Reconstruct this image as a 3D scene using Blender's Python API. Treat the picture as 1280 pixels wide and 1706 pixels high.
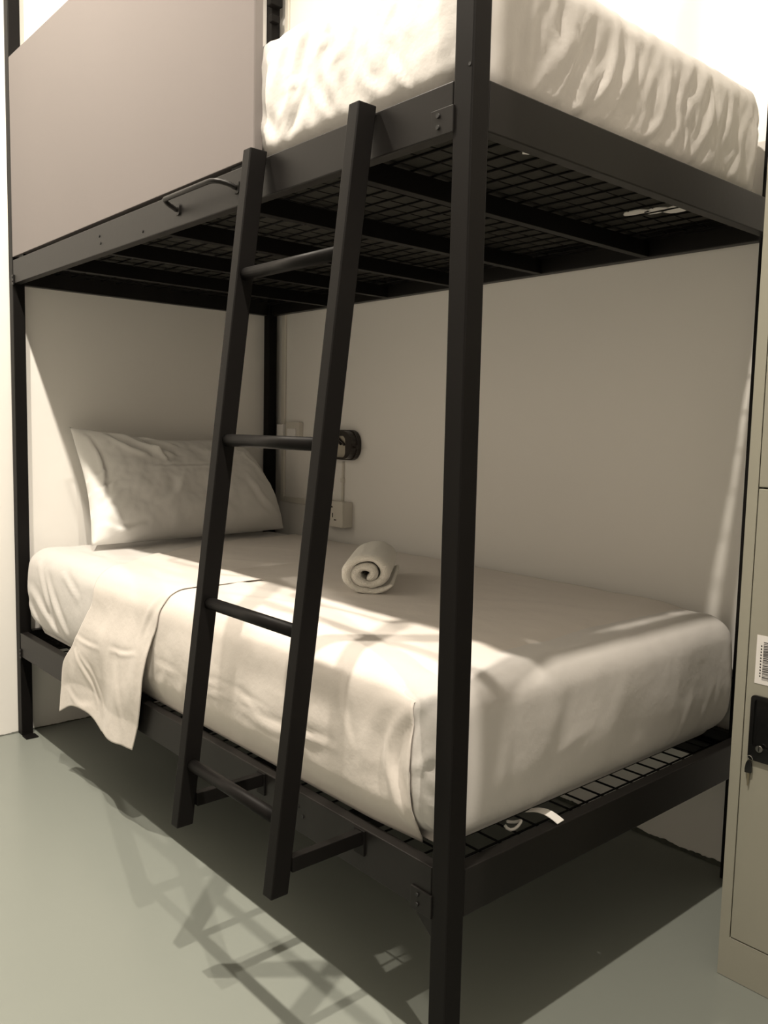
import bpy, bmesh, math, random
import numpy as np
from mathutils import Vector, Matrix, noise

random.seed(7)
for o in list(bpy.data.objects):
    bpy.data.objects.remove(o, do_unlink=True)
SC = bpy.context.scene
COL = SC.collection

# ---------------------------------------------------------------- camera
cam_d = bpy.data.cameras.new('camera')
cam = bpy.data.objects.new('camera', cam_d)
COL.objects.link(cam)
R = ((0.657709, 0.752971, 0.021301), (-0.086602, 0.047494, 0.99511), (0.748277, -0.656338, 0.096445))
cam.matrix_world = Matrix(((R[0][0], R[1][0], R[2][0], 0.8682),
                           (R[0][1], R[1][1], R[2][1], -0.9104),
                           (R[0][2], R[1][2], R[2][2], 1.0339),
                           (0, 0, 0, 1)))
cam_d.sensor_fit = 'VERTICAL'
cam_d.sensor_height = 36.0
cam_d.lens = 1417.17 / 1706 * 36.0
cam_d.clip_start = 0.02
SC.camera = cam

# ---------------------------------------------------------------- world, lamps, exposure
SC.view_settings.view_transform = 'Standard'
SC.view_settings.look = 'None'
SC.view_settings.gamma = 1.0
SC.view_settings.use_curve_mapping = False
SC.view_settings.exposure = 0.0
w = bpy.data.worlds.new('world'); SC.world = w; w.use_nodes = True
w.node_tree.nodes['Background'].inputs[0].default_value = (1.0, 0.87, 0.68, 1)
w.node_tree.nodes['Background'].inputs[1].default_value = 0.0

LIGHT_COL = (1.0, 0.90, 0.765)
CEIL_Z = 3.22
# a row of ceiling downlights along the front of the bunk
DOWNLIGHTS = [(-1.08, -0.56, 69), (0.13, -0.56, 65), (2.0, -0.58, 77)]
for lx, ly, pw in DOWNLIGHTS:
    ld = bpy.data.lights.new('downlight_lamp', 'AREA')
    ld.shape = 'DISK'; ld.size = 0.055; ld.energy = pw; ld.color = LIGHT_COL
    lo = bpy.data.objects.new('downlight_lamp', ld)
    lo.location = (lx, ly, CEIL_Z - 0.02)
    COL.objects.link(lo)

# ---------------------------------------------------------------- materials
def mat(name, col, rough=0.6, metal=0.0, spec=0.5, bump=None, var=None, sheen=0.0, coat=0.0):
    """bump=(scale, strength, distance, detail); var=(scale, amount)"""
    m = bpy.data.materials.new(name); m.use_nodes = True
    nt = m.node_tree; b = nt.nodes['Principled BSDF']
    b.inputs['Base Color'].default_value = (*col, 1)
    b.inputs['Roughness'].default_value = rough
    b.inputs['Metallic'].default_value = metal
    b.inputs['Specular IOR Level'].default_value = spec
    if sheen: b.inputs['Sheen Weight'].default_value = sheen
    if coat:
        b.inputs['Coat Weight'].default_value = coat
        b.inputs['Coat Roughness'].default_value = 0.12
    tc = nt.nodes.new('ShaderNodeTexCoord')
    if var:
        n = nt.nodes.new('ShaderNodeTexNoise'); n.inputs['Scale'].default_value = var[0]; n.inputs['Detail'].default_value = 5
        nt.links.new(tc.outputs['Object'], n.inputs['Vector'])
        mx = nt.nodes.new('ShaderNodeMix'); mx.data_type = 'RGBA'
        mx.inputs['A'].default_value = (*[c * (1 - var[1]) for c in col], 1)
        mx.inputs['B'].default_value = (*[min(1, c * (1 + var[1])) for c in col], 1)
        nt.links.new(n.outputs['Fac'], mx.inputs['Factor'])
        nt.links.new(mx.outputs['Result'], b.inputs['Base Color'])
    if bump:
        n = nt.nodes.new('ShaderNodeTexNoise'); n.inputs['Scale'].default_value = bump[0]; n.inputs['Detail'].default_value = bump[3]
        nt.links.new(tc.outputs['Object'], n.inputs['Vector'])
        bp = nt.nodes.new('ShaderNodeBump'); bp.inputs['Strength'].default_value = bump[1]; bp.inputs['Distance'].default_value = bump[2]
        nt.links.new(n.outputs['Fac'], bp.inputs['Height'])
        nt.links.new(bp.outputs['Normal'], b.inputs['Normal'])
    return m

M_PART = mat('added_partition_paint', (0.40, 0.38, 0.36), 0.8, bump=(12, 0.1, 0.01, 3))
M_WALL = mat('wall_paint', (0.87, 0.85, 0.81), 0.75, bump=(9, 0.12, 0.01, 4), var=(1.5, 0.015))
M_CEIL = mat('ceiling_paint', (0.75, 0.74, 0.71), 0.9, bump=(12, 0.1, 0.01, 3))
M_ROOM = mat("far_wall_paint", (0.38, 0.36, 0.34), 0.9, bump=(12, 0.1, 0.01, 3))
M_FLOOR = mat('epoxy_floor', (0.234, 0.251, 0.226), 0.28, spec=0.3, bump=(5, 0.04, 0.01, 3), var=(2.2, 0.04))
M_GRIME = mat('floor_paint_edge', (0.07, 0.075, 0.06), 0.6, bump=(60, 0.4, 0.003, 3))
M_METAL = mat('black_satin_steel', (0.0060, 0.0053, 0.0050), 0.5, spec=0.12, bump=(220, 0.08, 0.0006, 2), var=(6, 0.2))
M_RAIL = mat('brown_black_steel', (0.0090, 0.0080, 0.0074), 0.42, spec=0.22, bump=(90, 0.1, 0.001, 3), var=(14, 0.22))
M_LEDGE = mat('lit_ledge_grey', (0.13, 0.13, 0.11), 0.7, bump=(90, 0.1, 0.001, 2))
M_HOLE = mat('screw_hole_black', (0.004, 0.004, 0.004), 0.6, bump=(90, 0.1, 0.001, 2))
M_BOLT = mat('zinc_bolt', (0.30, 0.28, 0.26), 0.35, metal=0.8, bump=(200, 0.2, 0.0004, 2))
M_PANEL = mat('taupe_panel', (0.152, 0.130, 0.127), 0.40, spec=0.5, bump=(160, 0.06, 0.0006, 3), var=(2.5, 0.05))
M_PANEL_EDGE = mat('taupe_panel_edge', (0.145, 0.13, 0.123), 0.5, bump=(160, 0.1, 0.0006, 3))
M_SHEET = mat('white_cotton', (0.645, 0.622, 0.598), 0.75, spec=0.25, sheen=0.15, bump=(16, 0.35, 0.008, 7))
M_CASE = mat('pillow_cotton', (0.78, 0.77, 0.74), 0.75, spec=0.25, sheen=0.2, bump=(22, 0.3, 0.006, 7))
M_COVER = mat('cream_cotton', (0.70, 0.652, 0.605), 0.75, spec=0.25, sheen=0.15, bump=(15, 0.38, 0.008, 7))
M_TERRY = mat('white_terry', (0.93, 0.90, 0.82), 0.95, spec=0.1, sheen=0.5, bump=(420, 0.9, 0.004, 3))
M_FELT = mat('grey_felt', (0.045, 0.043, 0.038), 0.95, spec=0.1, bump=(150, 0.5, 0.002, 3))
M_TAG = mat('white_satin_tag', (0.85, 0.83, 0.80), 0.4, bump=(300, 0.1, 0.0004, 2))
M_LOCKER = mat('putty_enamel', (0.36, 0.35, 0.29), 0.42, spec=0.4, bump=(130, 0.06, 0.0008, 3), var=(3, 0.03))
M_GAP = mat('door_gap_dark', (0.05, 0.045, 0.035), 0.8, bump=(50, 0.1, 0.001, 2))
M_PLASTIC = mat('black_gloss_plastic', (0.006, 0.006, 0.006), 0.18, spec=0.5, bump=(80, 0.03, 0.0005, 2))
M_LAMP = mat('lamp_black', (0.018, 0.012, 0.009), 0.3, spec=0.5, bump=(80, 0.05, 0.0005, 2))
M_LENS = mat('cream_lens', (0.48, 0.44, 0.36), 0.3, bump=(80, 0.05, 0.0005, 2))
M_CHROME = mat('chrome', (0.75, 0.73, 0.70), 0.15, metal=1.0, bump=(80, 0.02, 0.0005, 2))
M_BRASS = mat('worn_nickel', (0.40, 0.35, 0.26), 0.35, metal=1.0, bump=(300, 0.1, 0.0004, 2))
M_UPVC = mat('white_plastic', (0.70, 0.67, 0.60), 0.45, bump=(90, 0.04, 0.0005, 2))
M_PAPER = mat('white_paper', (0.88, 0.86, 0.84), 0.5, bump=(200, 0.05, 0.0003, 2))
M_INK = mat('black_ink', (0.05, 0.05, 0.05), 0.6, bump=(200, 0.05, 0.0003, 2))

# ---------------------------------------------------------------- helpers
def link(name, bm, m, parent=None, smooth=False, bevel=0.0, seg=2):
    me = bpy.data.meshes.new(name); bm.normal_update(); bm.to_mesh(me); bm.free()
    mats = m if isinstance(m, (list, tuple)) else [m]
    for x in mats: me.materials.append(x)
    if smooth:
        for p in me.polygons: p.use_smooth = True
    o = bpy.data.objects.new(name, me); COL.objects.link(o)
    if parent: o.parent = parent
    if bevel:
        b = o.modifiers.new('edge', 'BEVEL'); b.width = bevel; b.segments = seg; b.limit_method = 'ANGLE'; b.angle_limit = 0.6
    return o

def thing(name, label, cat, group=None):
    o = bpy.data.objects.new(name, None); COL.objects.link(o); o.empty_display_size = 0.05
    o['label'] = label; o['category'] = cat
    if group: o['group'] = group
    return o

def tag(o, label, cat, group=None):
    o['label'] = label; o['category'] = cat
    if group: o['group'] = group
    return o

def struct(name, bm, m, **k):
    o = link(name, bm, m, **k); o['kind'] = 'structure'; return o

def add_box(bm, x0, x1, y0, y1, z0, z1, mi=0):
    vs = [bm.verts.new((x, y, z)) for x in (x0, x1) for y in (y0, y1) for z in (z0, z1)]
    for f in ((0, 1, 3, 2), (4, 6, 7, 5), (0, 4, 5, 1), (2, 3, 7, 6), (0, 2, 6, 4), (1, 5, 7, 3)):
        fc = bm.faces.new([vs[i] for i in f]); fc.material_index = mi
    return vs

def box(*a, mi=0):
    bm = bmesh.new(); add_box(bm, *a, mi=mi); return bm

def add_tube(bm, pts, r, n=10, sx=1.0, cap=True, mi=0, up=Vector((0, 0, 1))):
    """round (or oval) bar along a polyline"""
    pts = [Vector(p) for p in pts]; rings = []
    for i, p in enumerate(pts):
        d = (pts[min(i + 1, len(pts) - 1)] - pts[max(i - 1, 0)]).normalized()
        u = up if abs(d.dot(up)) < 0.95 else Vector((1, 0, 0))
        a = d.cross(u).normalized(); b = a.cross(d).normalized()
        rings.append([bm.verts.new(p + a * math.cos(t) * r * sx + b * math.sin(t) * r) for t in [2 * math.pi * k / n for k in range(n)]])
    for i in range(len(rings) - 1):
        for k in range(n):
            f = bm.faces.new((rings[i][k], rings[i][(k + 1) % n], rings[i + 1][(k + 1) % n], rings[i + 1][k])); f.material_index = mi; f.smooth = True
    if cap:
        for rg in (rings[0][::-1], rings[-1]):
            f = bm.faces.new(rg); f.material_index = mi

def add_prism(bm, outline, axis, a0, a1, mi=0):
    """extrude a 2D outline; axis 'y': outline is (x,z)"""
    def P(q, a):
        return {'y': (q[0], a, q[1]), 'x': (a, q[0], q[1]), 'z': (q[0], q[1], a)}[axis]
    A = [bm.verts.new(P(q, a0)) for q in outline]; B = [bm.verts.new(P(q, a1)) for q in outline]
    n = len(outline)
    for f in (A, B[::-1]):
        fc = bm.faces.new(f); fc.material_index = mi
    for i in range(n):
        fc = bm.faces.new((A[(i + 1) % n], A[i], B[i], B[(i + 1) % n])); fc.material_index = mi

def round_rect(cx, cz, w_, h_, r, n=6):
    out = []
    for sx, sz, a0 in ((1, 1, 0), (-1, 1, 90), (-1, -1, 180), (1, -1, 270)):
        for k in range(n + 1):
            a = math.radians(a0 + 90 * k / n)
            out.append((cx + sx * (w_ / 2 - r) + r * math.cos(a), cz + sz * (h_ / 2 - r) + r * math.sin(a)))
    return out

def fix_normals(bm):
    bmesh.ops.recalc_face_normals(bm, faces=bm.faces[:])

# ---------------------------------------------------------------- room
XL, YB = -2.004, 1.016
XR, YF = 3.1, -3.0
struct('floor', box(XL - .1, XR + .1, YF - .1, YB + .1, -.1, 0), M_FLOOR)
struct('ceiling', box(XL - .1, XR + .1, YF - .1, YB + .1, CEIL_Z, CEIL_Z + .1), M_CEIL)
struct('wall_left', box(XL - .1, XL, YF - .1, YB + .1, 0, CEIL_Z), M_WALL)
struct('wall_back', box(XL, XR, YB, YB + .1, 0, CEIL_Z), M_WALL)
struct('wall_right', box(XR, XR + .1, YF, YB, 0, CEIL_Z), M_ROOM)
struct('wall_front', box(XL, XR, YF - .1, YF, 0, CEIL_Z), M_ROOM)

# unseen partition, added to shade the foot of the bed from the far lamp
struct('added_partition', box(.70, .78, -.15, YB, 0, CEIL_Z), M_PART)

def paint_edge(name, along_x):
    """ragged edge of the floor coating where it laps up the wall"""
    bm = bmesh.new(); n = 420; prev = None
    for i in range(n + 1):
        t = i / n
        h = 0.004 + 0.007 * max(0, noise.noise(Vector((t * 60, 3 if along_x else 9, 0))) + .25) + 0.003 * random.random()
        if along_x: p = [(XL + t * 2.6, YB - .0015, 0.0005), (XL + t * 2.6, YB - .0015, h), (XL + t * 2.6, YB - .006 - h * .4, 0.0008)]
        else: p = [(XL + .0015, YB - t * 2.6, 0.0005), (XL + .0015, YB - t * 2.6, h * .5), (XL + .004 + h * .25, YB - t * 2.6, 0.0008)]
        cur = [bm.verts.new(q) for q in p]
        if prev:
            for a, b in ((1, 2), (0, 1), (2, 0)):
                bm.faces.new((prev[a], cur[a], cur[b], prev[b]))
        prev = cur
    fix_normals(bm)
    struct(name, bm, M_GRIME)
paint_edge('trim_1', True)
paint_edge('trim_2', False)

# ---------------------------------------------------------------- bunk bed
L, W, S, RT = 2.0, 0.996, 0.037, 0.026     # length, width, post width, rail thickness
ZU0, ZU1 = 1.466, 1.538                    # upper rails
ZL0, ZL1 = 0.268, 0.347                    # lower rails
POST_H = 2.78
bunk = thing('bunk_bed', 'black steel double bunk bed frame with leaning ladder and taupe privacy panel', 'bunk bed')

for (x0, y0, lab) in ((-S, 0, 'near post'), (-L, 0, 'far'), (-L, W - S, 'bl'), (-S, W - S, 'br')):
    o = link('post', box(x0, x0 + S, y0, y0 + S, 0, POST_H), M_METAL, bunk, bevel=0.0025)

def side_rail(y0, y1, z0, z1):
    bm = box(-L + S + .0015, -S - .0015, y0, y1, z0, z1)
    return link('side_rail', bm, M_RAIL, bunk, bevel=0.002)
def end_rail(x0, x1, z0, z1):
    return link('end_rail', box(x0, x1, S + .0005, W - S - .0005, z0, z1), M_RAIL, bunk, bevel=0.002)
def rail_marks(rail, pts, r=0.0035):
    bm = bmesh.new()
    for x, z in pts:
        add_prism(bm, [(x + r * math.cos(a), z + r * math.sin(a)) for a in [k * math.pi / 4 for k in range(8)]], 'y', -0.0008, 0.001)
    fix_normals(bm)
    return link('screw_hole', bm, M_HOLE, rail)
for z0, z1 in ((ZU0, ZU1), (ZL0, ZL1)):
    fr = side_rail(0.001, RT, z0, z1)
    side_rail(W - RT, W - .001, z0, z1)
    end_rail(-RT, -.001, z0, z1)
    end_rail(-L + .001, -L + RT, z0, z1)
    if z0 == ZU0:
        for q in ((-1.296, 1.51), (-1.289, 1.491), (-1.048, 1.483)): rail_marks(fr, [q])
    else:
        for q in ((-.40, .318), (-.385, .303)): rail_marks(fr, [q])
    # inner ledge of angle steel that carries the mesh
    bm = bmesh.new(); zz = z1 - .030
    add_box(bm, -L + RT, -RT, RT, RT + .022, zz - .003, zz)
    add_box(bm, -L + RT, -RT, W - RT - .022, W - RT, zz - .003, zz)
    if z0 == ZL0:
        add_box(bm, -RT - .020, -RT, RT + .022, .385, zz - .0029, zz + .0001)
        add_box(bm, -RT - .020, -RT, .865, W - RT - .022, zz - .0029, zz + .0001)
        link('mesh_ledge', box(-RT - .024, -RT + .001, .39, .86, zz - .0029, zz + .0001), M_LEDGE, bunk)  # lit stretch of the ledge, its brightness put into a paler grey
    link('mesh_ledge', bm, M_METAL, bunk)
    # cross slats under the mesh
    for x in (-.325, -.655, -.975, -1.29, -1.60):
        link('cross_slat', box(x - .011, x + .011, RT, W - RT, z0 + .001, zz - .004), M_METAL, bunk, bevel=0.001)
    # welded wire mesh
    bm = bmesh.new(); zm = zz + .0025; rw = .002
    ny = 19; nx = 38
    for i in range(ny):
        y = RT + .012 + (W - 2 * RT - .024) * i / (ny - 1)
        add_tube(bm, [(-L + RT + .001, y, zm), (-RT - .001, y, zm)], rw, 6)
    for i in range(nx):
        x = -.061 - (L - .122) * i / (nx - 1)
        add_tube(bm, [(x, RT + .001, zm + rw * 1.6), (x, W - RT - .001, zm + rw * 1.6)], rw, 6)
    wm = link('wire_mesh', bm, M_METAL, bunk)

# bolted corner brackets with their bolts
def bracket(x0, x1, z0, z1, gusset=False, side=1):
    bm = box(x0, x1, -.003, .001, z0, z1)
    if gusset:
        add_prism(bm, [(x0 + .002, z0), (x1, z0), (x1, z0 - .035)], 'y', 0.002, 0.006)
    fix_normals(bm)
    b = link('corner_bracket', bm, M_RAIL, bunk, bevel=0.0008)
    cx = x0 + (x1 - x0) * (.35 if side > 0 else .65)
    for zc in (z0 + (z1 - z0) * .32, z0 + (z1 - z0) * .75):
        bb = bmesh.new(); add_tube(bb, [(cx, -.0055, zc), (cx, -.002, zc)], .0035, 6, up=Vector((0, 0, 1)))
        link('bolt', bb, M_HOLE, b)
bracket(-.080, -S + .003, ZU0 - .001, ZU0 + .037)
bracket(-.082, -S + .003, ZL0 - .004, ZL0 + .034, True)
bracket(-L + S - .004, -L + S + .012, ZU0 - .004, ZU0 + .026, False, -1)
bracket(-L + S - .004, -L + S + .012, ZL0 - .004, ZL0 + .026, False, -1)
# single hole in the near post and foot plate on the far post
rail_marks(bunk, [(-.006, 1.551)], .0028)
bm = box(-1.955, -1.915, -.002, .038, 0.0, .004)
link('foot_plate', bm, M_METAL, bunk, bevel=0.001)
# joint clamps on the far corner post, high up beside the upper bunk
bm = box(-L + S - .004, -L + S + .03, W - S - .022, W - .008, 2.60, 2.72)
add_box(bm, -L + S - .004, -L + S + .020, W - S - .012, W - .012, 2.545, 2.572)
fix_normals(bm)
link('post_clamp', bm, M_METAL, bunk, bevel=0.003)
for z in (2.24, 2.285): link('wall_spacer', box(-L - .0035, -L + .002, .006, .03, z, z + .021), M_METAL, bunk, bevel=0.001)

# privacy panel of the upper bunk
pp = link('privacy_panel', box(-L + S + .001, -.569, 0.0, .019, ZU1 + .009, 2.146), M_PANEL, bunk, bevel=0.0012)
pp['label'] = 'taupe laminate privacy panel'
link('edge_strip', box(-.5695, -.5675, 0.0005, .0185, ZU1 + .0095, 2.1455), M_PANEL_EDGE, pp, bevel=0.0006)
for x in (-1.90, -.64):
    link('panel_foot', box(x - .02, x + .02, .006, .016, ZU1 - .001, ZU1 + .012), M_METAL, pp)

# grab handle on the face of the upper rail
bm = bmesh.new()
hp = []
xa, xb, yo = -.872, -.628, -.040
hp.append((xa, .001, 1.501))
for k in range(7):
    a = math.radians(90 * k / 6); hp.append((xa + .020 * (1 - math.cos(a)), yo * math.sin(a) ** .8 if a else -.006, 1.501 + .012 * math.sin(a)))
for k in range(7):
    a = math.radians(90 * (6 - k) / 6); hp.append((xb - .045 * (1 - math.cos(a)), yo * math.sin(a) ** .8 if a else -.006, 1.501 + .012 * math.sin(a)))
hp.append((xb, .001, 1.501))
add_tube(bm, hp, .0052, 10)
for x in (xa, xb):
    add_prism(bm, round_rect(x, 1.501, .020, .024, .006), 'y', -.003, .001)
fix_normals(bm)
link('grab_handle', bm, M_RAIL, bunk)

# ladder: leaning stiles, four rungs, struts back to the lower rail
LAD_YT, LAD_YB, LAD_ZT, LAD_ZB, SW, SD = -.039, -.187, 1.545, .283, .0255, .037
lad = bpy.data.objects.new('ladder', None); COL.objects.link(lad); lad.parent = bunk
lad['label'] = 'leaning black steel ladder with four rungs'
def lad_y(z): return LAD_YT + (LAD_YB - LAD_YT) * (LAD_ZT - z) / (LAD_ZT - LAD_ZB)
for xt, xb in ((-.5435, -.549), (-.231, -.2345)):
    bm = bmesh.new()
    vs = []
    for (x, y, z, sd) in ((xb, LAD_YB, LAD_ZB, SD * .9), (xt, LAD_YT, LAD_ZT, SD)):
        vs.append([bm.verts.new(q) for q in ((x, y, z), (x + SW, y, z), (x + SW, y + sd, z), (x, y + sd, z))])
    bm.faces.new(vs[0][::-1]); bm.faces.new(vs[1])
    for i in range(4): bm.faces.new((vs[0][i], vs[0][(i + 1) % 4], vs[1][(i + 1) % 4], vs[1][i]))
    fix_normals(bm)
    link('stile', bm, M_METAL, lad, bevel=0.002)
for z in (1.315, 1.008, .704, .400):
    bm = bmesh.new(); y = lad_y(z) + SD * .48
    add_tube(bm, [(-.5435 + SW - .003, y, z), (-.232 + .003, y, z)], .0115, 16)
    link('rung', bm, M_METAL, lad)
for x in (-.5255, -.2145):
    y0 = lad_y(.337) + SD - .004
    link('strut', box(x - .008, x + .008, y0, .002, .318, .343), M_METAL, lad, bevel=0.001)
    link('strut_plate', box(x - .014, x + .014, -.003, .0015, .300, .345), M_METAL, lad, bevel=0.0008)

# ---------------------------------------------------------------- soft surfaces
def catmull(pts, n=6):
    P = [np.array(p, float) for p in pts]
    if len(P) < 3: return np.array([P[0] + (P[-1] - P[0]) * t for t in np.linspace(0, 1, n + 1)])
    P = [2 * P[0] - P[1]] + P + [2 * P[-1] - P[-2]]; out = []
    for i in range(1, len(P) - 2):
        for k in range(n):
            t = k / n; a, b, c, d = P[i - 1:i + 3]
            out.append(.5 * ((2 * b) + (c - a) * t + (2 * a - 5 * b + 4 * c - d) * t * t + (3 * b - a - 3 * c + d) * t ** 3))
    out.append(P[-2]); return np.array(out)

def crease_field(U, V, lines):
    """sum of soft ridges along smooth polylines; each line = (points, amplitude, width)"""
    D = np.zeros_like(U)
    for pts, amp, wd in lines:
        c = catmull(pts); n = len(c)
        best = np.full(U.shape, 1e9); bt = np.zeros_like(U); sg = np.zeros_like(U)
        for i in range(n - 1):
            a, b = c[i], c[i + 1]; ab = b - a; l2 = ab @ ab + 1e-12
            t = np.clip(((U - a[0]) * ab[0] + (V - a[1]) * ab[1]) / l2, 0, 1)
            dx = U - a[0] - t * ab[0]; dy = V - a[1] - t * ab[1]; d = np.hypot(dx, dy)
            m = d < best
            s = np.sign(ab[0] * dy - ab[1] * dx)
            best = np.where(m, d, best); bt = np.where(m, (i + t) / (n - 1), bt); sg = np.where(m, s, sg)
        taper = np.clip(np.sin(np.pi * np.clip(bt * .86 + .07, 0, 1)), 0, 1) ** .7
        x = best * sg / wd
        D += amp * taper * (np.exp(-x * x) - .75 * np.exp(-((x - 1.5) / 1.3) ** 2))
    return D

def vnoise(P, sc, off=0.0):
    return np.array([noise.noise(Vector((p[0] * sc[0] + off, p[1] * sc[1] + off * .7, p[2] * sc[2] - off))) for p in P])

def slab_mesh(x0, x1, y0, y1, z0, z1, r, step, disp):
    """rounded slab as a welded box grid; disp(P, N) -> offsets along N and extra shift"""
    def axis(a, b):
        k = max(4, int(r * 1.4 / step)); n = max(2, int((b - a - 2 * r) / step))
        return np.concatenate([np.linspace(a, a + r, k + 1)[:-1], np.linspace(a + r, b - r, n + 1), np.linspace(b - r, b, k + 1)[1:]])
    ax = [axis(x0, x1), axis(y0, y1), axis(z0, z1)]
    lo = np.array([x0, y0, z0]); hi = np.array([x1, y1, z1])
    verts = {}; P = []; faces = []
    def vid(i, j, k):
        key = (i, j, k)
        if key not in verts:
            verts[key] = len(P); P.append((ax[0][i], ax[1][j], ax[2][k]))
        return verts[key]
    nx, ny, nz = [len(a) - 1 for a in ax]
    for (fix, e, ra, rb, f) in ((2, nz, nx, ny, lambda a, b, e: (a, b, e)), (2, 0, nx, ny, lambda a, b, e: (b, a, e)),
                                (1, 0, nx, nz, lambda a, b, e: (a, e, b)), (1, ny, nx, nz, lambda a, b, e: (b, e, a)),
                                (0, nx, ny, nz, lambda a, b, e: (e, a, b)), (0, 0, ny, nz, lambda a, b, e: (e, b, a))):
        if (fix, e) in ((2, 0), (1, ny), (0, 0)): ra, rb = rb, ra
        for a in range(ra):
            for b in range(rb):
                faces.append([vid(*f(a, b, e)), vid(*f(a + 1, b, e)), vid(*f(a + 1, b + 1, e)), vid(*f(a, b + 1, e))])
    P = np.array(P)
    Q = np.clip(P, lo + r, hi - r); D = P - Q
    N = D / (np.linalg.norm(D, axis=1, keepdims=True) + 1e-12)
    P = Q + N * r
    P = disp(P, N)
    return P, faces

def mesh_obj(name, P, faces, m, parent=None):
    me = bpy.data.meshes.new(name); me.from_pydata([tuple(map(float, p)) for p in P], [], faces)
    me.materials.append(m)
    for p in me.polygons: p.use_smooth = True
    me.update()
    bm = bmesh.new(); bm.from_mesh(me); fix_normals(bm); bm.to_mesh(me); bm.free()
    o = bpy.data.objects.new(name, me); COL.objects.link(o)
    if parent: o.parent = parent
    return o

sm = lambda x: np.clip(x, 0, 1) ** 2 * (3 - 2 * np.clip(x, 0, 1))

# ---- lower mattress
LF = [([(-1.623, .585), (-1.483, .535)], .004, .010), ([(-1.761, .571), (-1.657, .472), (-1.586, .406)], .006, .012),
      ([(-1.864, .502), (-1.736, .434), (-1.602, .363)], .007, .014), ([(-1.82, .59), (-1.74, .50), (-1.68, .39)], .005, .012),
      ([(-1.90, .45), (-1.82, .40), (-1.74, .36)], .006, .012)]
COV = [([(-.894, .655), (-.988, .622), (-1.045, .565), (-1.075, .484)], .004, .010), ([(-1.03, .521), (-1.035, .452), (-1.04, .387)], .005, .008),
       ([(-1.0, .461), (-.885, .461)], .003, .006), ([(-.95, .44), (-.99, .39), (-.96, .36)], .004, .010), ([(-.86, .45), (-.90, .38)], .004, .012),
       ([(-.798, .469), (-.708, .478), (-.58, .474), (-.506, .470)], .0035, .006), ([(-.789, .449), (-.647, .464), (-.539, .453)], .0035, .006),
       ([(-.294, .622), (-.28, .555), (-.247, .477)], .004, .008), ([(-.114, .641), (-.191, .54), (-.205, .451), (-.192, .379)], .007, .022),
       ([(-.641, .485), (-.518, .453), (-.408, .458), (-.29, .464)], .004, .007),
       ([(-.641, .452), (-.48, .442), (-.315, .469)], .0035, .007), ([(-.429, .414), (-.372, .372)], .003, .008),
       ([(-.35, .60), (-.42, .50), (-.40, .42)], .003, .02), ([(-.72, .60), (-.74, .50), (-.70, .40)], .003, .025)]
CORNER = [([(-.073, .612), (-.137, .547), (-.151, .488), (-.127, .421), (-.104, .355)], .008, .012),
          ([(-.096, .57), (-.092, .466), (-.094, .37)], .007, .007), ([(-.064, .522), (-.088, .489)], .005, .007),
          ([(-.085, .50), (-.055, .47)], .003, .006), ([(-.085, .45), (-.05, .43)], .003, .006), ([(-.088, .40), (-.055, .385)], .003, .006)]
LE = [([(.316, .611), (.26, .483), (.186, .456)], .005, .022), ([(.904, .567), (.926, .38)], .006, .014), ([(.755, .479), (.698, .367)], .005, .011),
      ([(.818, .441), (.756, .36)], .005, .010), ([(.391, .495), (.277, .458)], .003, .010), ([(.85, .50), (.80, .38)], .004, .008),
      ([(.70, .44), (.66, .37)], .004, .010), ([(.24, .42), (.20, .40)], .003, .006), ([(.50, .56), (.45, .45), (.38, .38)], .003, .03),
      ([(.13, .60), (.15, .50), (.12, .40)], .005, .02)]
TOPL = [([(-.50, .25), (-.20, .33), (-.07, .40)], .003, .03), ([(-.40, .60), (-.15, .75)], .002, .03), ([(-1.85, .12), (-1.5, .10), (-1.3, .06)], .003, .02)]

LM = dict(x0=-1.945, x1=-.036, y0=.020, y1=.968, z0=.3495, z1=.630)
def lower_disp(P, N, extra=None, off=0.0):
    P = P.copy(); N3 = N
    front = sm((-N[:, 1] - .45) / .35); end = sm((N[:, 0] - .45) / .35); top = sm((N[:, 2] - .45) / .35)
    up = sm((P[:, 2] - .36) / .03)
    d = front * (crease_field(P[:, 0], P[:, 2], LF + CORNER) + (.6 * crease_field(P[:, 0], P[:, 2], extra) if extra else 0)) + .5 * end * crease_field(P[:, 1], P[:, 2], LE) + top * crease_field(P[:, 0], P[:, 1], TOPL)
    n1 = vnoise(P, (6, 6, 9), 3.1); n2 = vnoise(P, (18, 18, 14), 8.4)
    d = d + .0045 * n1 * (1 - .3 * top) + .0016 * n2
    # belly of the sides, sag and crown of the top
    vz = np.clip((P[:, 2] - LM['z0']) / (LM['z1'] - LM['z0']), 0, 1)
    d = d * up + (front * .012 + end * .014) * np.sin(np.pi * vz) ** 1.2 * 1.0
    cx = np.clip((P[:, 0] + 1.99) / 1.95, 0, 1); cy = np.clip(P[:, 1], 0, 1)
    d = d + top * (.010 * np.sin(np.pi * cx) * np.sin(np.pi * cy) ** .7)
    P2 = P + N * (d + np.asarray(off))[:, None]
    # the bottom edge tucks in at the corners
    tuck = sm((.42 - P[:, 2]) / .07)
    P2[:, 0] += tuck * (.030 * sm((-1.70 - P[:, 0]) / .25) - .012 * end)
    P2[:, 1] += tuck * front * (.016 + .012 * sm((P[:, 0] + .25) / .2) + .02 * sm((-1.7 - P[:, 0]) / .25))
    P2[:, 1] -= tuck * sm((P[:, 1] - .8) / .15) * .03
    P2[:, 2] = np.maximum(P2[:, 2], LM['z0'])
    return P2

mt = thing('mattress', 'lower bunk mattress in a white fitted sheet, near the floor', 'mattress')
P, F = slab_mesh(LM['x0'], LM['x1'], LM['y0'], LM['y1'], LM['z0'], LM['z1'], .055, .0085, lower_disp)
mesh_obj('fitted_sheet', P, F, M_SHEET, mt)
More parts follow.
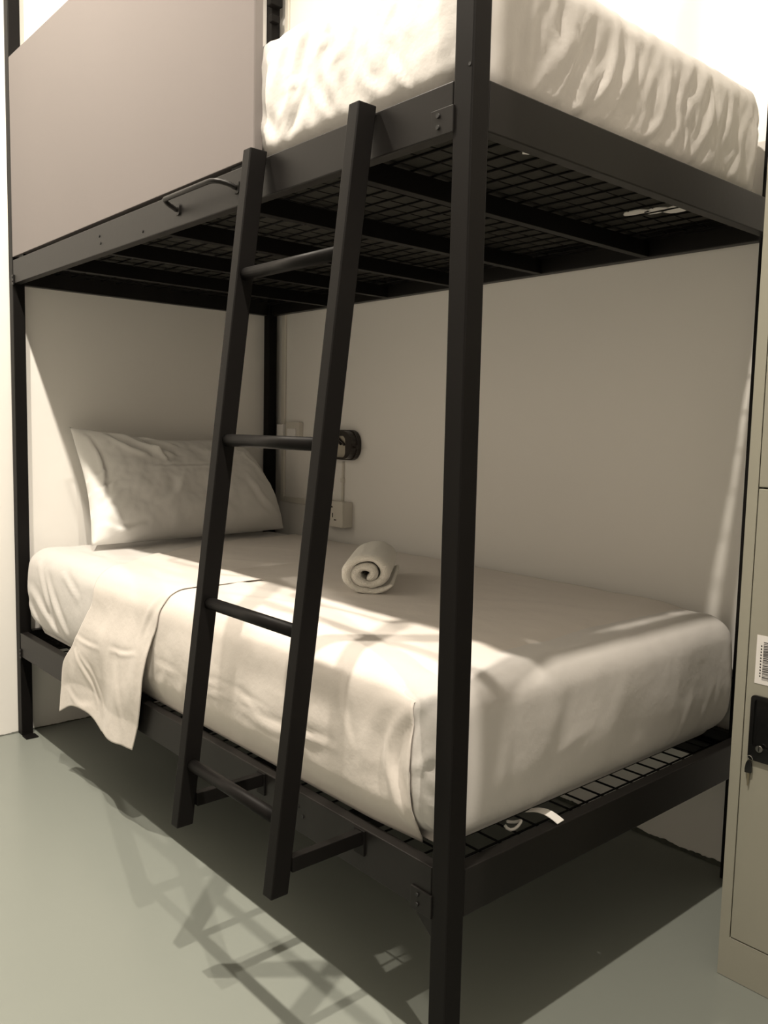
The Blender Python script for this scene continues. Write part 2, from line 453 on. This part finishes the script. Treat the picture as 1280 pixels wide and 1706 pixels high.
# loop of elastic and a satin tag poking out under the sheet
bm = bmesh.new()
lp = [(-.052 + .012 * math.cos(a) , .212 + .018 * math.sin(a), .351 + .004 * math.sin(a * 2)) for a in [k * math.pi / 7 for k in range(-4, 8)]]
add_tube(bm, lp, .0028, 6)
link('elastic_loop', bm, M_TAG, mt)
bm = bmesh.new(); prev = None
for k in range(9):
    t = k / 8; x = -.062 + .058 * t; y = .268 + .018 * t; z = .3535 + .007 * math.sin(math.pi * t) - .006 * t * t + .001
    cur = [bm.verts.new(q) for q in ((x, y - .009, z), (x, y + .009, z + .002), (x, y + .009, z + .0032), (x, y - .009, z + .0012))]
    if prev:
        for i in range(4): bm.faces.new((prev[i], prev[(i + 1) % 4], cur[(i + 1) % 4], cur[i]))
    else: bm.faces.new(cur[::-1])
    prev = cur
bm.faces.new(prev); fix_normals(bm)
link('care_tag', bm, M_TAG, mt, smooth=False)
# ---- top sheet over the lower mattress, tucked at the front, one corner hanging loose
def sheet_surface():
    z1, y0, r = LM['z1'], LM['y0'], .055
    y_back = .93
    flat = y_back - (y0 + r); arc = r * math.pi / 2; down = (z1 - r) - .352
    total = flat + arc + down
    ns = int(total / .008); nx = 190
    P = []; N = []; idx = []
    for j in range(ns + 1):
        s = total * j / ns
        # left edge swings towards the head on the way back
        yb = y_back - min(s, flat)
        xl = np.interp(yb, [.02, .075, .229, .49, .67, .93], [-1.36, -1.38, -1.49, -1.633, -1.70, -1.73])
        if s > flat + arc * .5: xl = np.interp(s, [flat + arc * .5, total], [-1.36, -1.33])
        xr = -.100 + .006 * math.sin(j * .11)
        for i in range(nx + 1):
            x = xl + (xr - xl) * i / nx
            if s <= flat: p = (x, yb, z1); nrm = (0, 0, 1)
            elif s <= flat + arc:
                a = (s - flat) / r; p = (x, y0 + r - r * math.sin(a), z1 - r + r * math.cos(a)); nrm = (0, -math.sin(a), math.cos(a))
            else: p = (x, y0, z1 - r - (s - flat - arc)); nrm = (0, -1, 0)
            P.append(p); N.append(nrm)
    P = np.array(P); N = np.array(N, float)
    fi = np.tile(np.arange(nx + 1) / nx, ns + 1); onfront = (P[:, 2] < z1 - r * .6)
    offs = np.where(onfront, .0045, .0045 - .010 * sm((fi - .93) / .07))
    P2 = lower_disp(P, N, COV, offs)
    # soft lifting of the left hem and long shallow folds on top
    top = sm((N[:, 2] - .45) / .35)
    fold = crease_field(P[:, 0], P[:, 1], [([(-1.127, .19), (-1.12, .35), (-1.116, .491)], .006, .012), ([(-1.35, .15), (-1.15, .22), (-.80, .20)], .004, .02),
                                           ([(-1.45, .30), (-1.2, .42), (-1.0, .60)], .004, .022), ([(-1.25, .55), (-1.15, .75)], .004, .02),
                                           ([(-.9, .10), (-.6, .20), (-.35, .22)], .003, .02), ([(-1.55, .55), (-1.3, .70), (-1.2, .86)], .004, .02)])
    P2 += N * (top * np.maximum(fold, -.0025))[:, None]
    faces = []
    for j in range(ns):
        for i in range(nx):
            a = j * (nx + 1) + i; faces.append([a, a + nx + 1, a + nx + 2, a + 1])
    return P2, faces
P, F = sheet_surface()
# hanging corner: a second fold of the same cloth
def flap():
    nu, nv = 90, 150
    P = []; F = []; B0 = []; N0 = []
    z_top, y0, r = LM['z1'], LM['y0'], .055
    # left and right free edges (x, z) going down, and the lower hem
    le = catmull([(-1.36, .60), (-1.40, .52), (-1.455, .42), (-1.53, .31), (-1.556, .245), (-1.559, .196)], 12)
    re = catmull([(-.985, .60), (-1.005, .50), (-1.018, .42), (-1.030, .35), (-1.055, .28), (-1.088, .218)], 12)
    for j in range(nv + 1):
        t = j / nv
        if t < .28:         # on top of the bed
            k = t / .28; y = .30 - (.30 - (y0 + r)) * k
            xl = np.interp(y, [.02, .075, .229, .30], [-1.355, -1.375, -1.49, -1.535]) - .002; xr = -.975 + .03 * (1 - k)
            base = [(xl + (xr - xl) * i / nu, y, z_top) for i in range(nu + 1)]; nrm = (0, 0, 1)
        elif t < .42:
            a = (t - .28) / .14 * math.pi / 2; y = y0 + r - r * math.sin(a); z = z_top - r + r * math.cos(a)
            xl = -1.377 + .012 * (t - .28) / .14; xr = -.975 - .01 * (t - .28) / .14
            base = [(xl + (xr - xl) * i / nu, y, z) for i in range(nu + 1)]; nrm = (0, -math.sin(a), math.cos(a))
        else:
            k = (t - .42) / .58
            zl = np.interp(k, np.linspace(0, 1, len(le)), le[:, 1]); xl = np.interp(k, np.linspace(0, 1, len(le)), le[:, 0])
            zr = np.interp(k, np.linspace(0, 1, len(re)), re[:, 1]); xr = np.interp(k, np.linspace(0, 1, len(re)), re[:, 0])
            if k < .15:
                q = k / .15; xl = xl * q + (-1.365) * (1 - q); xr = xr * q + (-.985) * (1 - q)
            base = []
            for i in range(nu + 1):
                u = i / nu
                zz = zl + (zr - zl) * u
                zt = z_top - r
                # hem line: rises behind the left point, falls to the right point
                hem = .196 + (.222 - .196) * u + .040 * math.sin(math.pi * min(1, u / .55)) * (u < .55) + .006 * math.sin(u * 21) * u * (1 - u)
                zz = zt + (hem - zt) * k
                x = xl + (xr - xl) * u
                base.append((x, y0, zz))
            nrm = (0, -1, 0)
        for i, p in enumerate(base):
            u = i / nu; k = max(0, (t - .42) / .58)
            hang = sm(np.array([(k - .30) / .5]))[0]
            fold = (.007 * math.sin(u * 8 + 1.0) + .004 * math.sin(u * 15 + 2.2 + p[2] * 5)) * hang
            fold += .003 * noise.noise(Vector((p[0] * 9, p[2] * 7, 3))) + .003 * noise.noise(Vector((p[0] * 24, p[1] * 9, p[2] * 9)))
            tt = min(1, t / .05) * (1 if t > .28 else min(1, .45 + (1 - u) * 3)); d = .0095 * tt - .010 * (1 - min(1, t / .05)) + .008 + .020 * k + fold + .012 * math.sin(math.pi * min(1, k * 1.25))
            B0.append(p); N0.append(nrm)
            P.append((p[0] + nrm[0] * d, p[1] + nrm[1] * d, p[2] + nrm[2] * d))
    P = np.array(P)
    f2 = crease_field(P[:, 0], P[:, 2], [([(-1.45, .44), (-1.36, .435), (-1.28, .44)], .004, .006), ([(-1.22, .45), (-1.14, .455), (-1.07, .47)], .005, .006),
                                         ([(-1.44, .40), (-1.36, .33), (-1.33, .27)], .006, .008), ([(-1.41, .40), (-1.34, .35), (-1.28, .26)], .004, .007),
                                         ([(-1.18, .42), (-1.16, .33), (-1.14, .26)], .005, .012), ([(-1.25, .60), (-1.2, .5), (-1.22, .42)], .004, .02),
                                         ([(-1.10, .60), (-1.07, .5), (-1.06, .40)], .005, .012), ([(-1.50, .27), (-1.42, .25), (-1.36, .26)], .004, .010)])
    fr = (P[:, 2] < .58)
    P[:, 1] -= np.where(fr, f2 * .42, 0)
    B0 = np.array(B0); N0 = np.array(N0, float)
    LD = lower_disp(B0, N0, COV, .0088 - .013 * sm((B0[:, 1] - .27) / .03) * (N0[:, 2] > .9))
    wl = sm((B0[:, 2] - .47) / .09)[:, None]
    P = LD * wl + P * (1 - wl)
    for j in range(nv):
        for i in range(nu):
            a = j * (nu + 1) + i; F.append([a, a + nu + 1, a + nu + 2, a + 1])
    return P, F
P2, F2 = flap()
n0 = len(P); PA = np.vstack([P, P2]); FA = F + [[v + n0 for v in f] for f in F2]
ts = mesh_obj('top_sheet', PA, FA, M_COVER)
sol = ts.modifiers.new('cloth', 'SOLIDIFY'); sol.thickness = .0018; sol.offset = 0
tag(ts, 'cream white top sheet spread over the lower mattress, one corner hanging over the rail', 'bed sheet')

# ---- upper mattress
UF = [([(-.472, 1.782), (-.492, 1.744), (-.512, 1.702), (-.521, 1.665)], .006, .012), ([(-.414, 1.766), (-.442, 1.729), (-.458, 1.687), (-.474, 1.63), (-.505, 1.603)], .008, .011),
      ([(-.426, 1.661), (-.454, 1.624), (-.484, 1.593), (-.499, 1.576)], .007, .009), ([(-.425, 1.611), (-.423, 1.561)], .006, .008),
      ([(-.42, 1.643), (-.391, 1.608), (-.358, 1.567)], .006, .010), ([(-.362, 1.725), (-.388, 1.677)], .005, .008), ([(-.308, 1.674), (-.356, 1.646), (-.323, 1.574)], .005, .010),
      ([(-.21, 1.636), (-.186, 1.6), (-.151, 1.557)], .008, .006), ([(-.189, 1.71), (-.215, 1.68), (-.226, 1.663)], .004, .008), ([(-.381, 1.771), (-.326, 1.684), (-.315, 1.609)], .005, .012),
      ([(-.273, 1.633), (-.256, 1.598), (-.219, 1.575)], .005, .008), ([(-.583, 1.784), (-.555, 1.735), (-.57, 1.705)], .006, .010), ([(-.58, 1.622), (-.547, 1.585), (-.535, 1.553)], .009, .012),
      ([(-.25, 1.681), (-.237, 1.62)], .004, .01), ([(-.50, 1.66), (-.46, 1.655), (-.44, 1.662)], .004, .006), ([(-.40, 1.69), (-.37, 1.70), (-.345, 1.705)], .004, .006)]
UE = [([(.403, 1.748), (.384, 1.659), (.328, 1.59), (.248, 1.545)], .007, .009), ([(.441, 1.74), (.438, 1.664), (.365, 1.565)], .007, .009), ([(.31, 1.718), (.239, 1.571)], .006, .010),
      ([(.222, 1.709), (.225, 1.66)], .006, .008), ([(.504, 1.682), (.483, 1.599)], .006, .010), ([(.561, 1.725), (.542, 1.613), (.475, 1.56)], .008, .010), ([(.715, 1.741), (.714, 1.655), (.665, 1.576)], .007, .010),
      ([(.80, 1.752), (.79, 1.627)], .006, .009), ([(.852, 1.749), (.902, 1.671), (.889, 1.564)], .007, .010), ([(.606, 1.71), (.597, 1.583)], .006, .009), ([(.271, 1.678), (.201, 1.562)], .006, .009),
      ([(.131, 1.631), (.113, 1.559)], .007, .008), ([(.17, 1.72), (.16, 1.60)], .005, .010), ([(.36, 1.66), (.29, 1.565)], .006, .007), ([(.64, 1.66), (.62, 1.56)], .006, .008), ([(.76, 1.68), (.73, 1.57)], .006, .008), ([(.85, 1.66), (.83, 1.56)], .006, .008)]
UM = dict(x0=-1.945, x1=-.036, y0=.022, y1=.955, z0=1.5145, z1=1.785)
def upper_disp(P, N):
    front = sm((-N[:, 1] - .4) / .35); end = sm((N[:, 0] - .4) / .35); top = sm((N[:, 2] - .45) / .35)
    up = sm((P[:, 2] - 1.525) / .02)
    d = .62 * front * crease_field(P[:, 0], P[:, 2], UF) + .7 * end * crease_field(P[:, 1], P[:, 2], [(a, b, c * .75) for a, b, c in UE])
    d = d + .0045 * vnoise(P, (6, 6, 5), 5.5) + .002 * vnoise(P, (20, 20, 14), 1.1)
    # gathered folds running down the sides, leaning like pulled cloth
    Q = P.copy(); k = (1.79 - P[:, 2]); Q[:, 1] = P[:, 1] + .55 * k ** 1.5 * 2; Q[:, 0] = P[:, 0] + .25 * k; Q[:, 2] = P[:, 2] * .12
    g = vnoise(Q, (34, 34, 8), 7.7)
    d = d + (end * .0060 + front * .0022) * g * sm((1.80 - P[:, 2]) / .10)
    vz = np.clip((P[:, 2] - UM['z0']) / (UM['z1'] - UM['z0']), 0, 1)
    d = d * up + (front * .006 + end * .004) * np.sin(np.pi * vz)
    P2 = P + N * d[:, None]
    tuck = sm((1.57 - P[:, 2]) / .05)
    P2[:, 0] -= tuck * end * .020
    P2[:, 1] += tuck * front * .010
    P2[:, 2] = np.maximum(P2[:, 2], UM['z0'] + .001)
    return P2
mu = thing('mattress', 'upper bunk mattress wrapped in a wrinkled white sheet, up high', 'mattress')
P, F = slab_mesh(UM['x0'], UM['x1'], UM['y0'], UM['y1'], UM['z0'] + .002, UM['z1'], .060, .0085, upper_disp)
mesh_obj('fitted_sheet', P, F, M_SHEET, mu)
bm = box(-1.90, -.085, .075, .90, UM['z0'] - .001, UM['z0'] + .006)
link('mattress_base', bm, M_FELT, mu, bevel=0.002)
# gathered white hem of the sheet showing through the mesh near the far corner
bm = bmesh.new()
for k, (x, y, a, b) in enumerate(((-.205, .735, .030, .018), (-.165, .752, .030, .020), (-.125, .770, .040, .022), (-.112, .262, .012, .008))):
    pts = [(x + a * math.cos(t) * (1 + .15 * math.sin(3 * t + k)), y + b * math.sin(t) * (1 + .2 * math.cos(2 * t + k))) for t in [i * math.pi / 8 for i in range(16)]]
    bm = bmesh.new(); add_prism(bm, pts, 'z', UM['z0'] - .0035, UM['z0'] - .0012)
    fix_normals(bm)
    link('sheet_hem', bm, M_TAG, mu)

# ---------------------------------------------------------------- pillow
def pillow():
    nu, nv = 110, 70
    # four corners of the leaning pillow: bottom-front, bottom-back, top-back, top-front
    BF = Vector((-1.735, .150, .650)); BB = Vector((-1.800, .905, .650)); TB = Vector((-1.940, .790, .985)); TF = Vector((-1.960, .172, 1.020))
    nrm = (BB - BF).cross(TF - BF).normalized()
    if nrm.x < 0: nrm = -nrm
    P = []; F = []; ring = {}
    def outline(u, v):
        # u along the width, v upwards, edges bow slightly inwards between the corners
        uu = u + .030 * (2 * u - 1) * -1 * math.sin(math.pi * v)
        vv = v - (.095 * math.sin(math.pi * u) ** 1.0) * (v ** 3) + .0 * (1 - v) * math.sin(math.pi * u)
        b = BF.lerp(BB, uu); t = TF.lerp(TB, uu)
        p = b.lerp(t, vv)
        # right side: rounded bulge and the lower right corner reaching out
        p.y += .065 * math.sin(math.pi * v) * u ** 4 + .020 * (1 - v) ** 3 * u ** 4
        return p
    for side in (1, -1):
        for j in range(nv + 1):
            for i in range(nu + 1):
                u, v = i / nu, j / nv; a, b = 2 * u - 1, 2 * v - 1
                th = .088 * max(0, 1 - a ** 4) ** .55 * max(0, 1 - b ** 4) ** .55
                if side < 0: th *= .75
                p = outline(u, v)
                wr = 0
                if side > 0:
                    m = min(1, 6 * max(0, (1 - a * a) * (1 - b * b)))
                    wr = m * (.010 * noise.noise(Vector((u * 4, v * 3, 1))) + .006 * noise.noise(Vector((u * 12, v * 7, 4))) + .002 * noise.noise(Vector((u * 30, v * 17, 9))))
                P.append(p + nrm * side * (th) + nrm * wr)
    P = np.array([tuple(p) for p in P]); n1 = (nu + 1) * (nv + 1)
    U = np.tile(np.linspace(0, 1, nu + 1), nv + 1); V = np.repeat(np.linspace(0, 1, nv + 1), nu + 1)
    cf = crease_field(U * 1.0, V * .5, [([(.20, .47), (.33, .40), (.45, .36)], .011, .016), ([(.27, .485), (.33, .44), (.40, .335)], .010, .011), ([(.12, .46), (.2, .39), (.30, .35)], .007, .016),
                                        ([(.22, .47), (.30, .44)], .007, .010), ([(.34, .48), (.44, .44), (.5, .42)], .009, .012), ([(.32, .285), (.5, .29), (.8, .30)], .003, .005), ([(.80, .35), (.95, .40)], .005, .012),
                                        ([(.04, .06), (.12, .03), (.22, .04)], .006, .012), ([(.03, .12), (.08, .16), (.12, .18)], .004, .012), ([(.30, .12), (.40, .16), (.44, .22)], .005, .02),
                                        ([(.70, .05), (.64, .12), (.60, .2)], .004, .02), ([(.96, .06), (.88, .12), (.84, .22)], .006, .015), ([(.85, .42), (.93, .30), (.98, .16)], .006, .014),
                                        ([(.04, .44), (.06, .30), (.04, .15)], .005, .010), ([(.02, .20), (.10, .22)], .004, .008), ([(.02, .26), (.08, .28)], .004, .008)])
    P[:n1] += np.array(nrm)[None, :] * (1.7 * cf)[:, None]
    for s in (0, 1):
        o = s * n1
        for j in range(nv):
            for i in range(nu):
                a = o + j * (nu + 1) + i
                q = [a, a + 1, a + nu + 2, a + nu + 1]
                F.append(q if s == 0 else q[::-1])
    P[:, 0] = np.maximum(P[:, 0], XL + .004)
    P[:, 2] = np.maximum(P[:, 2], .633)
    me = bpy.data.meshes.new('pillow'); me.from_pydata([tuple(map(float, p)) for p in P], [], F)
    bm = bmesh.new(); bm.from_mesh(me); bmesh.ops.remove_doubles(bm, verts=bm.verts[:], dist=.0006); fix_normals(bm)
    for f in bm.faces: f.smooth = True
    o = link('pillow', bm, M_CASE, smooth=True)
    return o
pl = tag(pillow(), 'white pillow in a creased case leaning against the wall at the bed head', 'pillow')

# ---------------------------------------------------------------- rolled towel
def towel():
    bm = bmesh.new()
    c0 = Vector((-.652, .380, .6445 + .049)); ax = Vector((-.70, .71, 0)).normalized(); side = Vector((-ax.y, ax.x, 0)) * -1
    length = .30; turns = 2.15; rx, rz = .066, .0495; n = 150; th = .0068
    nl = 26
    prof = []
    pitch = 1.0 / (turns + .35)
    for i in range(n + 1):
        t = i / n; ang = -.55 - 2 * math.pi * turns * (1 - t)
        rr = .17 + .83 * t - .02
        wob = 1 + .05 * math.sin(ang * 1.3 + 1) * (1 - t)
        x = rx * rr * math.cos(ang) * wob - (.006 * (1 - t)); z = rz * rr * math.sin(ang) * wob - .004 * (1 - t)
        prof.append((x, z))
    prof = np.array(prof); d = np.gradient(prof, axis=0); nn = np.stack([d[:, 1], -d[:, 0]], 1); nn /= np.linalg.norm(nn, axis=1, keepdims=True)
    half = (.46 * .83 / turns * np.hypot(rx * nn[:, 0], rz * nn[:, 1]))[:, None]
    tt = np.linspace(0, 1, n + 1); half = half * (1 - .55 * sm((tt - .93) / .07) - .3 * sm((.06 - tt) / .06))[:, None]
    outer = prof + nn * half; inner = prof - nn * half
    rings = []
    for l in range(nl + 1):
        s = l / nl; a = s * length
        e = min(s, 1 - s) * length; rnd = 1 - .55 * max(0, 1 - e / .012) ** 2      # rounded cloth edges
        mid = (outer + inner) / 2
        O = mid + (outer - mid) * rnd; I = mid + (inner - mid) * rnd
        loop = np.vstack([O, I[::-1]])
        ring = []
        for k, (x, z) in enumerate(loop):
            jit = .0022 * noise.noise(Vector((x * 60, z * 60, s * 3)))
            endw = .003 * noise.noise(Vector((x * 30, z * 30, 5 + l * .01))) * (1 if s < .1 else 0)
            taper = 1 - .06 * sm(np.array([(s - .8) / .2]))[0]
            p = c0 + ax * (a + endw) + side * (x + jit) * taper + Vector((0, 0, max(-.0485, z + jit) * taper - .0465 * (1 - taper) * .5))
            ring.append(bm.verts.new(p))
        rings.append(ring)
    m = len(rings[0])
    for l in range(nl):
        for k in range(m):
            f = bm.faces.new((rings[l][k], rings[l][(k + 1) % m], rings[l + 1][(k + 1) % m], rings[l + 1][k])); f.smooth = True
    for rg in (rings[0], rings[-1]):
        h = m // 2
        for k in range(h - 1):
            f = bm.faces.new((rg[k], rg[k + 1], rg[m - 2 - k], rg[m - 1 - k])); f.smooth = True
    fix_normals(bm)
    return link('rolled_towel', bm, M_TERRY)
tw = tag(towel(), 'white terry towel rolled up with its spiral end facing out, on the bed', 'towel')

# ---------------------------------------------------------------- wall fittings at the bed head
FW = YB    # wall face
lamp = thing('wall_lamp', 'black rounded reading lamp mounted on the wall behind the ladder', 'wall lamp')
bm = bmesh.new()
cx, cz = -1.556, .976
add_prism(bm, round_rect(cx, cz, .200, .108, .045, 8), 'y', FW - .018, FW - .0005)
fix_normals(bm)
lb = link('back_plate', bm, M_LAMP, lamp, bevel=.003)
bm = bmesh.new()
# drum ring standing off the plate
o1 = round_rect(cx, cz, .192, .100, .044, 8); i1 = round_rect(cx - .008, cz - .006, .150, .078, .020, 8)
A = [bm.verts.new((x, FW - .018, z)) for x, z in o1]; B = [bm.verts.new((x, FW - .046, z)) for x, z in o1]
C_ = [bm.verts.new((x, FW - .048, z)) for x, z in i1]; D_ = [bm.verts.new((x, FW - .022, z)) for x, z in i1]
n = len(o1)
for i in range(n):
    k = (i + 1) % n
    for a, b in ((A, B), (B, C_), (C_, D_)): bm.faces.new((a[i], a[k], b[k], b[i]))
fix_normals(bm)
link('lamp_shade', bm, M_LAMP, lamp)
bm = bmesh.new(); add_prism(bm, round_rect(cx - .008, cz - .006, .148, .076, .019, 8), 'y', FW - .026, FW - .0185); fix_normals(bm)
link('lens', bm, M_LENS, lamp)
for k in range(3):
    bm = bmesh.new(); x0 = cx - .05 + k * .020
    add_tube(bm, [(x0, FW - .034, cz + .034), (x0 + .055, FW - .034, cz + .004 - .002 * k)], .004, 6)
    link('louvre', bm, M_LAMP, lamp)
bm = bmesh.new(); add_tube(bm, [(cx + .094, FW - .03, cz - .006), (cx + .110, FW - .03, cz - .006)], .0035, 8); add_tube(bm, [(cx + .109, FW - .03, cz - .006), (cx + .114, FW - .03, cz - .006)], .006, 8)
link('tilt_knob', bm, M_LAMP, lamp)

def conduit(name, pts, label, wd=.010, clips=()):
    bm = bmesh.new()
    t = thing(name, label, 'conduit')
    for i in range(len(pts) - 1):
        (x0, z0), (x1, z1) = pts[i], pts[i + 1]
        if abs(x0 - x1) < .02: add_box(bm, x0 - wd, x0 + wd, FW - .010, FW - .0005, min(z0, z1) - wd, max(z0, z1) + (wd if i else 0))
        else: add_box(bm, min(x0, x1) + wd, max(x0, x1), FW - .0098, FW - .0005, z0 - wd, z0 + wd)
    link('channel', bm, M_UPVC, t, bevel=.002)
    for x, z in clips:
        link('clip', box(x - wd * 1.9, x + wd * 1.9, FW - .013, FW - .0004, z - .008, z + .008), M_UPVC, t, bevel=.002)
    return t
conduit('wall_conduit', [(-1.935, 2.75), (-1.935, .752), (-1.655, .752)], 'white cable conduit running down the corner post and across to the socket', .011, ((-1.935, .962),))
conduit('wall_conduit', [(-1.552, .775), (-1.552, .915)], 'short thin cable conduit between the reading lamp and the socket box', .0035, ((-1.552, .848),))

sb = thing('socket_box', 'white surface socket box on the wall below the reading lamp', 'socket')
bm = bmesh.new(); add_prism(bm, round_rect(-1.562, .725, .125, .092, .004, 3), 'y', FW - .040, FW - .0005); fix_normals(bm)
link('back_box', bm, M_UPVC, sb, bevel=.0015)
bm = bmesh.new(); add_prism(bm, round_rect(-1.562, .727, .127, .094, .005, 3), 'y', FW - .048, FW - .0405); fix_normals(bm)
fp = link('face_plate', bm, M_UPVC, sb, bevel=.002)
for x, z, a, b in ((-1.562, .752, .012, .006), (-1.555, .722, .0045, .016), (-1.575, .706, .012, .004), (-1.540, .706, .012, .004)):
    link('pin_slot', box(x - a / 2, x + a / 2, FW - .0490, FW - .0470, z - b / 2, z + b / 2), M_GAP, fp)
link('rocker_switch', box(-1.600, -1.588, FW - .051, FW - .0475, .738, .756), M_UPVC, fp, bevel=.001)

jb = thing('switch_box', 'small white switch box on the wall just right of the corner post', 'switch')
bm = bmesh.new(); add_prism(bm, round_rect(-1.852, 1.020, .088, .072, .004, 3), 'y', FW - .022, FW - .0005); fix_normals(bm)
link('back_box', bm, M_UPVC, jb, bevel=.0015)
link('rocker_switch', box(-1.880, -1.824, FW - .027, FW - .0215, .996, 1.030), M_PAPER, jb, bevel=.002)
tag(link('cable_junction', box(-1.952, -1.912, FW - .026, FW - .0103, 1.000, 1.046), M_PAPER, bevel=.002), 'tiny white junction cap on the corner conduit beside the switch box', 'junction box')

# ---------------------------------------------------------------- locker
lk = thing('locker', 'putty coloured steel locker standing at the foot of the bunk', 'locker')
LX0, LX1, LY0, LY1, LH = .1365, .516, .6155, 1.006, 1.85
DX0, DX1 = .1575, LX1 - .0215
bm = bmesh.new()
add_box(bm, LX0, LX1, LY0 + .020, LY1, 0.001, LH)
add_box(bm, LX0, DX0 - .0012, LY0, LY0 + .020, 0.001, LH)
add_box(bm, DX1 + .0012, LX1, LY0, LY0 + .020, 0.001, LH)
add_box(bm, DX0 - .0012, DX1 + .0012, LY0, LY0 + .020, 0.001, .0815)
add_box(bm, DX0 - .0012, DX1 + .0012, LY0, LY0 + .020, 1.81, LH)
fix_normals(bm)
link('cabinet_body', bm, M_LOCKER, lk)
link('door_recess', box(DX0, DX1, LY0 + .0185, LY0 + .0205, .082, 1.8095), M_GAP, lk)
dl = link('door', box(DX0, DX1, LY0 + .0005, LY0 + .018, .0835, .9415), M_LOCKER, lk, bevel=.0015)
link('door', box(DX0, DX1, LY0 + .0005, LY0 + .018, .9445, 1.8085), M_LOCKER, lk, bevel=.0015)
# barcode sticker
st = link('barcode_sticker', box(.1725, .232, LY0 - .0004, LY0 + .0008, .585, .675), M_PAPER, dl)
bm = bmesh.new(); z = .5935
rr = random.Random(3)
while z < .664:
    h = rr.choice((.0007, .0007, .0012, .0018)); add_box(bm, .1855, .226, LY0 - .0007, LY0 - .0003, z, z + h); z += h + rr.choice((.0007, .0010, .0016))
link('barcode', bm, M_INK, st)
bm = bmesh.new()
for k in range(11):
    z = .598 + k * .0056; add_box(bm, .1805, .1830, LY0 - .0007, LY0 - .0003, z, z + .0028)
link('barcode_digits', bm, M_INK, st)
# black cup handle with lock
HX0, HX1, HZ0, HZ1 = .1705, .252, .441, .563
bm = bmesh.new()
o1 = round_rect((HX0 + HX1) / 2, (HZ0 + HZ1) / 2, HX1 - HX0, HZ1 - HZ0, .007, 5); i1 = round_rect((HX0 + HX1) / 2, (HZ0 + HZ1) / 2 + .010, HX1 - HX0 - .014, HZ1 - HZ0 - .034, .005, 5)
A = [bm.verts.new((x, LY0 + .001, z)) for x, z in o1]; B = [bm.verts.new((x, LY0 - .005, z)) for x, z in o1]
C_ = [bm.verts.new((x, LY0 - .005, z)) for x, z in i1]; D_ = [bm.verts.new((x, LY0 + .0001, z)) for x, z in i1]
n = len(o1)
for i in range(n):
    k = (i + 1) % n
    for a, b in ((A, B), (B, C_), (C_, D_)): bm.faces.new((a[i], a[k], b[k], b[i]))
bm.faces.new(D_); fix_normals(bm)
hd = link('recessed_handle', bm, M_PLASTIC, dl)
hd['label'] = 'glossy black recessed handle plate'
bm = bmesh.new(); add_tube(bm, [(.1925, LY0 - .0045, .4665), (.1925, LY0 - .009, .4665)], .0062, 18)
lc = link('lock_barrel', bm, M_CHROME, hd)
bm = box(.1915, .1935, LY0 - .0094, LY0 - .0085, .4625, .4705); link('keyhole', bm, M_HOLE, lc)
# key hanging from the handle
ky = thing('key', 'small key with a black plastic head hanging under the locker handle', 'key')
bm = bmesh.new()
add_prism(bm, [(.1735 + x, z) for x, z in ((-.0062, .4140), (.0062, .4155), (.0068, .424), (.0052, .434), (.0018, .4395), (-.0022, .4390), (-.0052, .432), (-.0066, .422))], 'y', LY0 - .0060, LY0 - .0012)
fix_normals(bm); link('key_head', bm, M_PLASTIC, ky, bevel=.001)
bm = bmesh.new()
add_prism(bm, [(.1735 + x, z) for x, z in ((-.0030, .4145), (.0030, .4145), (.0020, .406), (.0016, .394), (.0004, .390), (-.0012, .392), (-.0010, .398), (-.0018, .400), (-.0014, .406))], 'y', LY0 - .0045, LY0 - .0028)
fix_normals(bm); link('key_blade', bm, M_BRASS, ky)
bm = bmesh.new(); add_tube(bm, [(.1755 + .005 * math.sin(a), LY0 - .0045 - .0025 * math.cos(a), .4425 + .0065 * math.cos(a)) for a in [k * math.pi / 8 for k in range(17)]], .0008, 6, cap=False)
link('key_ring', bm, M_CHROME, ky)
